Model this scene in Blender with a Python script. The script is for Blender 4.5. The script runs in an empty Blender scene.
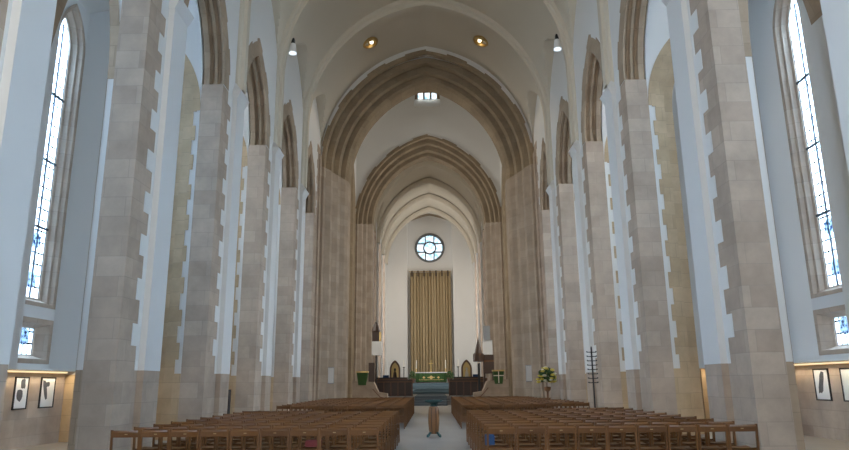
import bpy, bmesh, math, random
from mathutils import Vector, Matrix
R = random.Random(7)
scn = bpy.context.scene
COL = scn.collection
pi = math.pi

# ------------------------------------------------------------------ materials
def new_mat(name):
    m = bpy.data.materials.new(name); m.use_nodes = True
    nt = m.node_tree
    return m, nt, nt.nodes['Principled BSDF']

def simple(name, col, rough=.6, metal=0., noise=0., scale=8., emit=None, estr=0.):
    m, nt, b = new_mat(name)
    b.inputs['Roughness'].default_value = rough
    b.inputs['Metallic'].default_value = metal
    if noise:
        tc = nt.nodes.new('ShaderNodeTexCoord'); nz = nt.nodes.new('ShaderNodeTexNoise')
        nz.inputs['Scale'].default_value = scale; nz.inputs['Detail'].default_value = 4
        nt.links.new(tc.outputs['Object'], nz.inputs['Vector'])
        mx = nt.nodes.new('ShaderNodeMix'); mx.data_type = 'RGBA'
        mx.inputs[6].default_value = tuple(c*(1-noise) for c in col)+(1,)
        mx.inputs[7].default_value = tuple(min(1, c*(1+noise)) for c in col)+(1,)
        nt.links.new(nz.outputs['Fac'], mx.inputs[0]); nt.links.new(mx.outputs[2], b.inputs['Base Color'])
    else:
        b.inputs['Base Color'].default_value = tuple(col)+(1,)
    if emit:
        b.inputs['Emission Color'].default_value = tuple(emit)+(1,)
        b.inputs['Emission Strength'].default_value = estr
    return m

def stone_mat(name, c1, c2, mort, bw=.95, bh=.42, msize=.008):
    """ashlar: block pattern in object space, blocks of slightly different colour"""
    m, nt, b = new_mat(name); N = nt.nodes.new; L = nt.links.new
    tc = N('ShaderNodeTexCoord'); sp = N('ShaderNodeSeparateXYZ'); L(tc.outputs['Object'], sp.inputs[0])
    ad = N('ShaderNodeMath'); ad.operation = 'ADD'; L(sp.outputs['X'], ad.inputs[0]); L(sp.outputs['Y'], ad.inputs[1])
    cb = N('ShaderNodeCombineXYZ'); L(ad.outputs[0], cb.inputs[0]); L(sp.outputs['Z'], cb.inputs[1])
    br = N('ShaderNodeTexBrick'); br.offset = .5
    br.inputs['Scale'].default_value = 1; br.inputs['Brick Width'].default_value = bw; br.inputs['Row Height'].default_value = bh
    br.inputs['Mortar Size'].default_value = msize; br.inputs['Mortar Smooth'].default_value = .3
    br.inputs['Color1'].default_value = c1+(1,); br.inputs['Color2'].default_value = c2+(1,); br.inputs['Mortar'].default_value = mort+(1,)
    L(cb.outputs[0], br.inputs['Vector'])
    nz = N('ShaderNodeTexNoise'); nz.inputs['Scale'].default_value = 1.1; nz.inputs['Detail'].default_value = 6; nz.inputs['Roughness'].default_value = .65
    L(tc.outputs['Object'], nz.inputs['Vector'])
    mp = N('ShaderNodeMapRange'); mp.inputs[1].default_value = .3; mp.inputs[2].default_value = .7; mp.inputs[3].default_value = .8; mp.inputs[4].default_value = 1.14
    L(nz.outputs['Fac'], mp.inputs[0])
    mx = N('ShaderNodeMix'); mx.data_type = 'RGBA'; mx.blend_type = 'MULTIPLY'; mx.inputs[0].default_value = 1
    L(br.outputs['Color'], mx.inputs[6]); L(mp.outputs[0], mx.inputs[7]); L(mx.outputs[2], b.inputs['Base Color'])
    b.inputs['Roughness'].default_value = .85
    bp = N('ShaderNodeBump'); bp.inputs['Strength'].default_value = .25; bp.inputs['Distance'].default_value = .02
    iv = N('ShaderNodeMath'); iv.operation = 'SUBTRACT'; iv.inputs[0].default_value = 1; L(br.outputs['Fac'], iv.inputs[1])
    L(iv.outputs[0], bp.inputs['Height']); L(bp.outputs[0], b.inputs['Normal'])
    return m

def floor_mat():
    m, nt, b = new_mat('floor_stone'); N = nt.nodes.new; L = nt.links.new
    tc = N('ShaderNodeTexCoord')
    br = N('ShaderNodeTexBrick'); br.offset = 0
    br.inputs['Scale'].default_value = 1; br.inputs['Brick Width'].default_value = .9; br.inputs['Row Height'].default_value = .9
    br.inputs['Mortar Size'].default_value = .008
    br.inputs['Color1'].default_value = (.30, .283, .265, 1); br.inputs['Color2'].default_value = (.265, .25, .233, 1); br.inputs['Mortar'].default_value = (.32, .30, .28, 1)
    L(tc.outputs['Object'], br.inputs['Vector'])
    nz = N('ShaderNodeTexNoise'); nz.inputs['Scale'].default_value = .7; nz.inputs['Detail'].default_value = 5; L(tc.outputs['Object'], nz.inputs['Vector'])
    mp = N('ShaderNodeMapRange'); mp.inputs[3].default_value = .8; mp.inputs[4].default_value = 1.15; L(nz.outputs['Fac'], mp.inputs[0])
    mx = N('ShaderNodeMix'); mx.data_type = 'RGBA'; mx.blend_type = 'MULTIPLY'; mx.inputs[0].default_value = 1
    L(br.outputs['Color'], mx.inputs[6]); L(mp.outputs[0], mx.inputs[7]); L(mx.outputs[2], b.inputs['Base Color'])
    b.inputs['Roughness'].default_value = .38
    return m

def wood_mat(name, c1, c2, rough=.45):
    m, nt, b = new_mat(name); N = nt.nodes.new; L = nt.links.new
    tc = N('ShaderNodeTexCoord'); mpn = N('ShaderNodeMapping'); mpn.inputs['Scale'].default_value = (2, 14, 14)
    L(tc.outputs['Object'], mpn.inputs['Vector'])
    nz = N('ShaderNodeTexNoise'); nz.inputs['Scale'].default_value = 3; nz.inputs['Detail'].default_value = 3; L(mpn.outputs[0], nz.inputs['Vector'])
    oi = N('ShaderNodeObjectInfo')
    ad = N('ShaderNodeMath'); ad.operation = 'MULTIPLY_ADD'; ad.inputs[1].default_value = .5; L(oi.outputs['Random'], ad.inputs[0]); 
    hf = N('ShaderNodeMath'); hf.operation = 'MULTIPLY'; hf.inputs[1].default_value = .5; L(nz.outputs['Fac'], hf.inputs[0]); L(hf.outputs[0], ad.inputs[2])
    mx = N('ShaderNodeMix'); mx.data_type = 'RGBA'; mx.inputs[6].default_value = c1+(1,); mx.inputs[7].default_value = c2+(1,)
    L(ad.outputs[0], mx.inputs[0]); L(mx.outputs[2], b.inputs['Base Color'])
    b.inputs['Roughness'].default_value = rough
    return m

def glass_mat():
    """leaded clear glass with blue roundels low down; lets the daylight behind it through"""
    m = bpy.data.materials.new('leaded_glass'); m.use_nodes = True; nt = m.node_tree; nt.nodes.clear(); N = nt.nodes.new; L = nt.links.new
    out = N('ShaderNodeOutputMaterial'); tc = N('ShaderNodeTexCoord')
    sp = N('ShaderNodeSeparateXYZ'); L(tc.outputs['Object'], sp.inputs[0])
    cb = N('ShaderNodeCombineXYZ'); L(sp.outputs['Y'], cb.inputs[0]); L(sp.outputs['Z'], cb.inputs[1])
    br = N('ShaderNodeTexBrick'); br.offset = 0; br.inputs['Scale'].default_value = 1
    br.inputs['Brick Width'].default_value = .2; br.inputs['Row Height'].default_value = .3; br.inputs['Mortar Size'].default_value = .022
    br.inputs['Color1'].default_value = (.62, .72, .80, 1); br.inputs['Color2'].default_value = (.40, .55, .66, 1); br.inputs['Mortar'].default_value = (.001, .001, .0015, 1)
    L(cb.outputs[0], br.inputs['Vector'])
    # roundels: object z 0.1..1.9
    def mth(op, a, bb=None):
        n = N('ShaderNodeMath'); n.operation = op
        for i, v in enumerate((a, bb)):
            if v is None: continue
            if isinstance(v, (int, float)): n.inputs[i].default_value = v
            else: L(v, n.inputs[i])
        return n.outputs[0]
    zz = mth('SUBTRACT', mth('MODULO', mth('ADD', sp.outputs['Z'], 20.), 1.05), .52)
    rr = mth('SQRT', mth('ADD', mth('MULTIPLY', zz, zz), mth('MULTIPLY', sp.outputs['Y'], sp.outputs['Y'])))
    rnd = mth('MULTIPLY', mth('LESS_THAN', rr, .22), mth('LESS_THAN', sp.outputs['Z'], 2.05))
    nz = N('ShaderNodeTexNoise'); nz.inputs['Scale'].default_value = 9; L(tc.outputs['Object'], nz.inputs['Vector'])
    cr = N('ShaderNodeValToRGB'); cr.color_ramp.elements[0].position = .42; cr.color_ramp.elements[0].color = (.002, .005, .016, 1)
    cr.color_ramp.elements[1].position = .6; cr.color_ramp.elements[1].color = (.10, .15, .20, 1); L(nz.outputs['Fac'], cr.inputs[0])
    mx = N('ShaderNodeMix'); mx.data_type = 'RGBA'; L(rnd, mx.inputs[0]); L(br.outputs['Color'], mx.inputs[6]); L(cr.outputs[0], mx.inputs[7])
    tr = N('ShaderNodeBsdfTransparent'); L(mx.outputs[2], tr.inputs[0])
    tl = N('ShaderNodeBsdfTranslucent'); L(mx.outputs[2], tl.inputs[0])
    ms = N('ShaderNodeMixShader'); ms.inputs[0].default_value = .5; L(tr.outputs[0], ms.inputs[1]); L(tl.outputs[0], ms.inputs[2]); L(ms.outputs[0], out.inputs[0])
    return m

def clear_glass():
    m = bpy.data.materials.new('pale_glass'); m.use_nodes = True; nt = m.node_tree; nt.nodes.clear()
    out = nt.nodes.new('ShaderNodeOutputMaterial'); tr = nt.nodes.new('ShaderNodeBsdfTransparent')
    nz = nt.nodes.new('ShaderNodeTexNoise'); nz.inputs['Scale'].default_value = 3.
    cr = nt.nodes.new('ShaderNodeValToRGB'); cr.color_ramp.elements[0].position = .38; cr.color_ramp.elements[0].color = (.35, .62, .72, 1)
    cr.color_ramp.elements[1].position = .55; cr.color_ramp.elements[1].color = (.95, .98, 1, 1)
    tc = nt.nodes.new('ShaderNodeTexCoord'); nt.links.new(tc.outputs['Object'], nz.inputs['Vector'])
    nt.links.new(nz.outputs['Fac'], cr.inputs[0]); nt.links.new(cr.outputs[0], tr.inputs[0]); nt.links.new(tr.outputs[0], out.inputs[0])
    return m

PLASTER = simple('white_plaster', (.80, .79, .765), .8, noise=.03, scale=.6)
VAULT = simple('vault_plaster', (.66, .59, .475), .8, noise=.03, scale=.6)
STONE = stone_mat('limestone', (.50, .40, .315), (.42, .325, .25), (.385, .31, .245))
JAMBST = stone_mat('lit_jamb_limestone', (.42, .34, .265), (.36, .285, .215), (.33, .265, .205))  # crossing stone, paler than its arch: stronger light lower down put into colour
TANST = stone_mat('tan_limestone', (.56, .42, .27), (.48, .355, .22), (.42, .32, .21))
ARCHST = stone_mat('arch_limestone', (.44, .335, .235), (.37, .275, .19), (.32, .245, .17), .6, .5)
FLOOR = floor_mat()
CHAIRW = wood_mat('chair_wood', (.082, .029, .004), (.165, .064, .010), .5)
OAK = wood_mat('oak', (.17, .075, .028), (.27, .13, .05))
DARKW = wood_mat('dark_wood', (.045, .025, .018), (.09, .05, .03))
GLASS = glass_mat()
PGLASS = clear_glass()
IRON = simple('black_iron', (.02, .02, .022), .5, .3)
LEAD = simple('window_iron', (.03, .035, .04), .6)
GOLD = simple('gilt', (.78, .56, .22), .4, .35)
BRASS = simple('brass', (.62, .43, .18), .35, .9)
CURT = simple('gold_brown_cloth', (.36, .27, .15), .75, noise=.12, scale=4)
CARPET = simple('blue_grey_carpet', (.10, .125, .145), .95, noise=.15, scale=12)
STEP = simple('teal_step', (.13, .19, .22), .8, noise=.1, scale=5)
GREEN = simple('green_cloth', (.05, .115, .03), .8, noise=.25, scale=9)
TEAL = simple('dark_teal_cloth', (.01, .06, .065), .6)
WHITE = simple('white_card', (.85, .85, .84), .6)
BLACKM = simple('black_paint', (.012, .012, .014), .45)
GREYINK = simple('charcoal_ink', (.10, .10, .11), .8, noise=.4, scale=14)
WARMLED = simple('warm_strip', (1, .9, .7), .5, emit=(1., .74, .40), estr=4.)
BULB = simple('bulb', (1, .95, .8), .4, emit=(1., .87, .6), estr=9.)
COOLB = simple('cool_bulb', (1, 1, 1), .4, emit=(.75, .88, 1.), estr=4.)
GREYMET = simple('grey_metal', (.35, .36, .37), .45, .6)
LEAF = simple('leaf_green', (.05, .11, .03), .7, noise=.3, scale=20)
PETAL = simple('yellow_petal', (.75, .6, .1), .6, noise=.2, scale=20)
CREAMP = simple('cream_petal', (.8, .76, .55), .6)
CREAMW = simple('candle_wax', (.85, .8, .68), .5)
BLUE = simple('blue_cloth', (.02, .07, .19), .8, noise=.3, scale=20)
RED = simple('dark_red_cloth', (.20, .035, .04), .8, noise=.3, scale=20)
PLATE = simple('pale_label', (.36, .25, .12), .5)
CLAY = simple('brown_carved', (.17, .085, .05), .6, noise=.3, scale=8)

# ------------------------------------------------------------------ mesh helpers
class MB:
    def __init__(s): s.v = []; s.f = []; s.m = []
    def quad(s, a, b, c, d, mi=0):
        n = len(s.v); s.v += [tuple(a), tuple(b), tuple(c), tuple(d)]; s.f.append((n, n+1, n+2, n+3)); s.m.append(mi)
    def poly(s, pts, mi=0):
        n = len(s.v); s.v += [tuple(p) for p in pts]; s.f.append(tuple(range(n, n+len(pts)))); s.m.append(mi)
    def box(s, x0, x1, y0, y1, z0, z1, mi=0):
        n = len(s.v)
        s.v += [(x0,y0,z0),(x1,y0,z0),(x1,y1,z0),(x0,y1,z0),(x0,y0,z1),(x1,y0,z1),(x1,y1,z1),(x0,y1,z1)]
        for f in ((0,3,2,1),(4,5,6,7),(0,1,5,4),(1,2,6,5),(2,3,7,6),(3,0,4,7)):
            s.f.append(tuple(n+i for i in f)); s.m.append(mi)
    def hexa(s, lo, hi, mi=0):
        """lo, hi: 4 points each (same order)"""
        n = len(s.v); s.v += [tuple(p) for p in lo]+[tuple(p) for p in hi]
        for f in ((3,2,1,0),(4,5,6,7),(0,1,5,4),(1,2,6,5),(2,3,7,6),(3,0,4,7)):
            s.f.append(tuple(n+i for i in f)); s.m.append(mi)
    def grid(s, rows, mi=0, close=False):
        """rows: list of equal-length point lists"""
        n = len(s.v); w = len(rows[0])
        for r in rows: s.v += [tuple(p) for p in r]
        for i in range(len(rows)-1):
            for j in range(w-1 if not close else w):
                k = (j+1) % w
                s.f.append((n+i*w+j, n+i*w+k, n+(i+1)*w+k, n+(i+1)*w+j)); s.m.append(mi)
    def lathe(s, prof, c=(0,0,0), n=16, mi=0, caps=True):
        rows = [[(c[0]+r*math.cos(2*pi*k/n), c[1]+r*math.sin(2*pi*k/n), c[2]+z) for k in range(n)] for r, z in prof]
        s.grid(rows, mi, True)
        if caps:
            s.poly(rows[0][::-1], mi); s.poly(rows[-1], mi)
    def tube(s, a, b, r, n=8, r2=None, mi=0):
        a = Vector(a); b = Vector(b); d = (b-a).normalized(); u = d.orthogonal().normalized(); w = d.cross(u)
        r2 = r if r2 is None else r2
        ra = [a+(u*math.cos(2*pi*k/n)+w*math.sin(2*pi*k/n))*r for k in range(n)]
        rb = [b+(u*math.cos(2*pi*k/n)+w*math.sin(2*pi*k/n))*r2 for k in range(n)]
        s.grid([ra, rb], mi, True); s.poly(ra[::-1], mi); s.poly(rb, mi)
    def build(s, name, mats, parent=None, smooth=False, loc=None):
        me = bpy.data.meshes.new(name); 
        vs = s.v
        if loc: vs = [(x-loc[0], y-loc[1], z-loc[2]) for x, y, z in vs]
        me.from_pydata(vs, [], s.f)
        mats = mats if isinstance(mats, (list, tuple)) else [mats]
        for m in mats: me.materials.append(m)
        if len(mats) > 1: me.polygons.foreach_set('material_index', s.m)
        bm = bmesh.new(); bm.from_mesh(me); bmesh.ops.remove_doubles(bm, verts=bm.verts, dist=1e-5)
        bmesh.ops.recalc_face_normals(bm, faces=bm.faces); bm.to_mesh(me); bm.free()
        if smooth:
            me.polygons.foreach_set('use_smooth', [True]*len(me.polygons))
            try: me.set_sharp_from_angle(angle=math.radians(35))
            except Exception: pass
        o = bpy.data.objects.new(name, me); COL.objects.link(o)
        if loc: o.location = loc
        if parent: o.parent = parent
        return o

def tag(o, label=None, cat=None, group=None, kind=None):
    if label: o['label'] = label
    if cat: o['category'] = cat
    if group: o['group'] = group
    if kind: o['kind'] = kind
    return o
def empty(name, loc, rz=0):
    o = bpy.data.objects.new(name, None); COL.objects.link(o); o.location = loc; o.rotation_euler = (0, 0, rz); return o
def struct(o, label=None, cat=None): 
    return tag(o, label, cat, None, 'structure')

# pointed (two-centred) arch: half span a, springing z0, rise; n points per side; u from -a to a
def arch(a, z0, rise, n=14):
    rad = (rise*rise+a*a)/(2*a); c = a-rad
    t1 = math.atan2(rise, -c)
    right = [(c+rad*math.cos(t1*i/n), z0+rad*math.sin(t1*i/n)) for i in range(n+1)]
    right[-1] = (0, z0+rise)
    return [(-u, z) for u, z in right] + [(u, z) for u, z in right[::-1][1:]]
def arch_z(u, a, z0, rise):
    u = abs(u)
    if u >= a: return z0
    rad = (rise*rise+a*a)/(2*a); c = a-rad
    return z0+math.sqrt(max(0, rad*rad-(u-c)**2))

# ------------------------------------------------------------------ measures
XF = 6.09            # nave face of the arcade
XB = 6.75            # aisle face
XO = 10.0            # aisle outer wall
Z0 = 10.5            # springing of arcade arches
PL = 1.92            # top of the stone plinth
SL = [-6.9, -1.5, 3.9, 9.3, 14.75, 20.0, 25.3, 30.95]
SR = [-7.8, -2.4, 3.0, 8.45, 14.15, 20.1, 25.4, 30.95]
WC, EC = 1.4, .6     # pier corner west / east of the shaft centre
YCROSS = 34.3
YW = -9.0            # west wall
PIERNAME = ['', '', '', 'closest to the west end', 'second', 'third', 'fourth', 'fifth']

def P(s, u, y, z): return (s*u, y, z)

# ------------------------------------------------------------------ floor
mb = MB(); mb.box(-14, 14, YW-1, 78, -.3, 0)
struct(mb.build('floor', FLOOR), 'pale stone tiled floor of the nave and its centre aisle', 'floor')

# ------------------------------------------------------------------ nave arcades
def bays(S):
    out = []
    for i in range(len(S)-1): out.append((S[i]+EC, S[i+1]-WC))
    out.append((S[-1]+EC, YCROSS))
    return out

trim_no = 0
for s, S, side in ((-1, SL, 'north'), (1, SR, 'south')):
    lr = 'left' if s < 0 else 'right'
    B = bays(S)
    # upper wall with pointed holes
    mb = MB()
    TOP = 22.
    for xx in (XF, XB):
        ys = YW
        for (y0, y1) in B:
            mb.quad(P(s,xx,ys,Z0-.02), P(s,xx,y0,Z0-.02), P(s,xx,y0,TOP), P(s,xx,ys,TOP))
            a = (y1-y0)/2; yc = (y0+y1)/2; ar = arch(a, Z0, 2.85)
            for k in range(len(ar)-1):
                (u0, w0), (u1, w1) = ar[k], ar[k+1]
                mb.quad(P(s,xx,yc+u0,w0), P(s,xx,yc+u1,w1), P(s,xx,yc+u1,TOP), P(s,xx,yc+u0,TOP))
            ys = y1
        mb.quad(P(s,xx,ys,Z0-.02), P(s,xx,36.3,Z0-.02), P(s,xx,36.3,TOP), P(s,xx,ys,TOP))
    mb.quad(P(s,XF,YW,Z0-.02), P(s,XB,YW,Z0-.02), P(s,XB,S[0]+EC,Z0-.02), P(s,XF,S[0]+EC,Z0-.02))
    mb.quad(P(s,XF,YW,TOP), P(s,XB,YW,TOP), P(s,XB,36.3,TOP), P(s,XF,36.3,TOP))
    # solid piers behind the viewer
    for i in range(3):
        mb.box(min(s*XF,s*XB), max(s*XF,s*XB), S[i]-WC, S[i]+EC, 0, Z0-.02)
    struct(mb.build('wall_%s_nave' % side, PLASTER), 'white plaster wall above the %s arcade arches of the nave' % lr, 'wall')

    # arch mouldings of each bay
    for bi, (y0, y1) in enumerate(B):
        if bi < 2: continue
        a = (y1-y0)/2; yc = (y0+y1)/2
        mb = MB()
        prof = [(-.012, 0), (.05, 0), (.06, -.09), (.13, -.13), (.18, -.10), (.2, -.02), (.28, .0), (.3, -.11), (.37, -.15), (.42, -.1), (.44, -.01), (.6, .0), (.66, -.1)]
        rows = []
        for d, ins in prof:
            rows.append([P(s, XF+d, yc+u, z) for u, z in arch(a-ins, Z0, 2.85-ins*.9)])
        mb.grid(rows)
        # stone band on the nave face with a stepped outer edge
        inner = arch(a, Z0, 2.85, 16); n = len(inner)
        for k in range(n-1):
            w = .57 if (k//3) % 2 else .48
            (u0, w0), (u1, w1) = inner[k], inner[k+1]
            oz = arch(a+w, Z0, 2.85+w*1.25, 16)
            (p0, q0), (p1, q1) = oz[k], oz[k+1]
            lo = max(-a-.22, -9)
            p0, p1 = max(p0, -a-.18), max(p1, -a-.18)
            f = [P(s,XF-.015,yc+u0,w0), P(s,XF-.015,yc+u1,w1), P(s,XF-.015,yc+p1,q1), P(s,XF-.015,yc+p0,q0)]
            g = [P(s,XF+.01,yc+u0,w0), P(s,XF+.01,yc+u1,w1), P(s,XF+.01,yc+p1,q1), P(s,XF+.01,yc+p0,q0)]
            mb.hexa(f, g)
        trim_no += 1
        nm = ['', '', 'behind the closest pier', 'first full arch from the front', 'second arch from the front', 'third arch from the front', 'fourth arch from the front', 'last arch before the crossing'][bi]
        struct(mb.build('trim_%d' % trim_no, ARCHST), 'moulded stone arch of the %s arcade, %s' % (lr, nm), 'arch')

    # piers
    for i in range(3, len(S)):
        c = S[i]
        root = None
        mb = MB()
        x0, x1 = sorted((s*(XF+.01), s*(XB+.0)))
        mb.box(x0, x1, c-WC, c+EC, 0, Z0)
        root = mb.build('pillar', STONE)
        struct(root, 'tall stone pier with white plaster shaft, %s from the front on the %s side' % (['', '', '', 'first', 'second', 'third', 'fourth', 'fifth'][i], lr), 'pier')
        # plaster panel, toothed towards the stone quoins
        mb = MB(); z = PL; k = 0
        while z < Z0-.01:
            h = min(.46 if k % 2 else .5, Z0-z)
            wy = c-.44-(.40 if k % 2 else .12)-R.uniform(-.04, .04)
            if i == 3: wy = c-.5
            xx0, xx1 = sorted((s*XF, s*(XF+.05)))
            mb.box(xx0, xx1, wy, c+EC-.12, z, z+h)
            z += h; k += 1
        mb.build('plaster_panel', PLASTER, root)
        # shaft with its sloped cap
        mb = MB(); p = .14; hw = .42
        mb.box(*sorted((s*(XF-p), s*(XF+.06))), c-hw, c+hw, PL, 10.55)
        mb.build('vault_shaft', PLASTER, root)
        mb = MB()
        lo = [P(s,XF+.04,c-hw-.02,10.45), P(s,XF-p-.0,c-hw-.02,10.45), P(s,XF-p-.0,c+hw+.02,10.45), P(s,XF+.04,c+hw+.02,10.45)]
        mi = [P(s,XF+.04,c-hw-.06,10.72), P(s,XF-p-.14,c-hw-.06,10.72), P(s,XF-p-.14,c+hw+.06,10.72), P(s,XF+.04,c+hw+.06,10.72)]
        hi = [P(s,XF+.04,c-.3,11.05), P(s,XF-.04,c-.3,11.05), P(s,XF-.04,c+.3,11.05), P(s,XF+.04,c+.3,11.05)]
        mb.hexa(lo, mi); mb.hexa(mi, hi)
        mb.build('shaft_cap', PLASTER, root)
        mb = MB(); mb.box(*sorted((s*(XF-p+.005), s*(XF+.06))), c-hw+.005, c+hw-.005, 0, PL)
        mb.build('shaft_base', STONE, root)

    # transverse walls across the aisle, each with a tall pointed opening
    for i in range(3, len(S)):
        c = S[i]; y0, y1 = c-1.3, c+.42
        xc, a, z0, rise = (8.22, 1.28, 8.2, 5.4) if i < 5 else (8.3, 1.3, 9.7, 2.5)
        mb = MB()
        for yy in (y0, y1):
            xa = XB-.05
            mb.quad(P(s,xa,yy,0), P(s,xc-a,yy,0), P(s,xc-a,yy,15.6), P(s,xa,yy,15.6))
            mb.quad(P(s,xc+a,yy,0), P(s,XO+.1,yy,0), P(s,XO+.1,yy,15.6), P(s,xc+a,yy,15.6))
            ar = arch(a, z0, rise)
            for k in range(len(ar)-1):
                (u0, w0), (u1, w1) = ar[k], ar[k+1]
                mb.quad(P(s,xc+u0,yy,w0), P(s,xc+u1,yy,w1), P(s,xc+u1,yy,15.6), P(s,xc+u0,yy,15.6))
        struct(mb.build('wall_%s_aisle_cross' % side, PLASTER), 'white wall crossing the %s aisle behind the %s pier' % (lr, ['','','','first','second','third','fourth','fifth'][i]), 'wall')
        # stone lining, quoins and moulded head
        mb = MB()
        prof = [(-.012, 0), (.1, 0), (.14, -.08), (.3, -.1), (.34, .0), (.6, .02), (.64, -.06), (1.1, -.06), (1.14, 0), (y1-y0+.012, 0)]
        if i > 4: prof = [(-.012, 0), (.1, 0), (.12, .3), (.16, .24), (.24, .24), (.26, .34), (.42, .36), (.44, .66), (.5, .58), (.58, .58), (.6, .68), (1.1, .72), (y1-y0+.012, .72)]
        rows = []
        for d, ins in prof:
            aa = a-ins
            rows.append([P(s,xc-aa,y0+d,0)]+[P(s,xc+u,y0+d,z) for u, z in arch(aa, z0, rise-ins*.9)]+[P(s,xc+aa,y0+d,0)])
        mb.grid(rows)
        for yy in (y0-.014, ):
            for sg in ((1,) if i < 5 else (1, -1)):
                z = 0; k = 0
                while z < z0-.01:
                    h = min(.46, z0-z); w = (.50 if k % 2 else .46) if i > 5 else (.16 if k % 2 else .11)
                    if sg < 0: w = .12 if k % 2 else .03
                    if z < PL-.1 and sg > 0: w = .3
                    e = xc+sg*a
                    mb.box(*sorted((s*e, s*(e+sg*w))), yy, yy+.03, z, z+h); z += h; k += 1
            inn = arch(a, z0, rise); 
            for k in range(len(inn)-1):
                o2 = arch(a+.22, z0, rise+.3)
                (u0,w0),(u1,w1),(p0,q0),(p1,q1) = inn[k], inn[k+1], o2[k], o2[k+1]
                mb.hexa([P(s,xc+u0,yy,w0),P(s,xc+u1,yy,w1),P(s,xc+p1,yy,q1),P(s,xc+p0,yy,q0)],
                        [P(s,xc+u0,yy+.03,w0),P(s,xc+u1,yy+.03,w1),P(s,xc+p1,yy+.03,q1),P(s,xc+p0,yy+.03,q0)])
        # low stone facing under the plinth line
        mb.box(*sorted((s*(XB-.02), s*(xc-a))), y0-.012, y0+.02, 0, PL)
        mb.box(*sorted((s*(xc+a), s*(XO+.05))), y0-.012, y0+.02, 0, PL)
        trim_no += 1
        struct(mb.build('trim_%d' % trim_no, ARCHST), 'stone pointed opening across the %s aisle behind the %s pier' % (lr, ['','','','first','second','third','fourth','fifth'][i]), 'arch')
        if i > 4: bpy.data.objects['trim_%d' % trim_no].data.materials[0] = TANST

    # aisle floor step, roof, outer wall with window holes
    mb = MB(); mb.box(*sorted((s*XB, s*(XO+.2))), YW, 36.3, -.02, .15)
    struct(mb.build('floor_%s_aisle' % side, FLOOR), 'pale stone floor of the %s aisle' % lr, 'floor')
    mb = MB(); mb.quad(P(s,XB-.1,YW,15.5), P(s,XO+.3,YW,15.5), P(s,XO+.3,40,15.5), P(s,XB-.1,40,15.5))
    struct(mb.build('ceiling_%s_aisle' % side, PLASTER), 'white ceiling of the %s aisle' % lr, 'ceiling')
    WIN = [(i, (B[i][0]+B[i][1])/2+(.12 if s < 0 else -.12)) for i in range(1, len(B))]
    mb = MB(); ys = YW; hw = .62
    LB, LT, UB, US, UR = 2.3, 3.2, 3.72, 11.0, 1.25
    HD = 13.2; XS = XO-.62
    for i, yc in WIN:
        ya_, yb_ = max(yc-1.62, S[i]+.42), min(yc+1.72, (S[i+1]-1.3) if i+1 < len(S) else 34.6)
        mb.quad(P(s,XS,ys,2), P(s,XS,ya_,2), P(s,XS,ya_,15.6), P(s,XS,ys,15.6))
        fw = hw+.14
        mb.quad(P(s,XS,ya_,2), P(s,XO,yc-fw,2), P(s,XO,yc-fw,HD-.7), P(s,XS,ya_,HD))
        mb.quad(P(s,XS,yb_,2), P(s,XO,yc+fw,2), P(s,XO,yc+fw,HD-.7), P(s,XS,yb_,HD))
        mb.quad(P(s,XS,ya_,HD), P(s,XO,yc-fw,HD-.7), P(s,XO,yc+fw,HD-.7), P(s,XS,yb_,HD))
        mb.quad(P(s,XS,ya_,HD), P(s,XS,yb_,HD), P(s,XS,yb_,15.6), P(s,XS,ya_,15.6))
        for q0, q1 in ((-fw, -hw), (hw, fw)):
            mb.quad(P(s,XO,yc+q0,2), P(s,XO,yc+q1,2), P(s,XO,yc+q1,HD-.7), P(s,XO,yc+q0,HD-.7))
        mb.quad(P(s,XO,yc-hw,2), P(s,XO,yc+hw,2), P(s,XO,yc+hw,LB), P(s,XO,yc-hw,LB))
        mb.quad(P(s,XO,yc-hw,LT), P(s,XO,yc+hw,LT), P(s,XO,yc+hw,UB), P(s,XO,yc-hw,UB))
        ar = arch(hw, US, UR)
        for k in range(len(ar)-1):
            (u0, w0), (u1, w1) = ar[k], ar[k+1]
            mb.quad(P(s,XO,yc+u0,w0), P(s,XO,yc+u1,w1), P(s,XO,yc+u1,HD-.7), P(s,XO,yc+u0,HD-.7))
        ys = yb_
    mb.quad(P(s,XS,ys,2), P(s,XS,40,2), P(s,XS,40,15.6), P(s,XS,ys,15.6))
    mb.quad(P(s,XS,YW,2), P(s,XO+.1,YW,2), P(s,XO+.1,40,2), P(s,XS,40,2))
    ow = struct(mb.build('wall_%s' % side, PLASTER), 'white plaster outer wall of the %s aisle' % lr, 'wall')
    mb = MB(); mb.box(*sorted((s*(XO-.03), s*(XO+.2))), YW, 40, .0, 2.0)
    mb.build('stone_dado', STONE, ow)
    mb = MB(); mb.box(*sorted((s*(XO-.16), s*(XO+.1))), YW, 40, 2.0, 2.07)
    mb.build('ledge', PLASTER, ow)
    for i, yc in WIN:
        if i < 2: continue
        nm = 'window_%d' % (i-1 if s < 0 else i+5)
        place = ['', '', 'beyond the edge of the first pier', 'beside the second pier', 'beyond the second pier', 'beyond the third pier', 'beyond the fourth pier', 'beyond the fifth pier'][i]
        # stone splay frame: upper lancet + lower light
        mb = MB(); gi = .40
        rows = []
        for d, w, zb, zr in ((-.02, hw+.1, UB-.1, .12), (0.0, hw, UB, 0), (.1, hw-.04, UB, -.05), (.12, hw-.1, UB+.04, -.12), (.24, hw-.14, UB+.1, -.2), (.26, gi, UB+.14, -.3), (.36, gi, UB+.14, -.3)):
            rows.append([P(s,XO+d,yc-w,zb)]+[P(s,XO+d,yc+u,z) for u, z in arch(w, US, UR+zr)]+[P(s,XO+d,yc+w,zb), P(s,XO+d,yc-w,zb)])
        mb.grid(rows)
        rows = []
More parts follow.
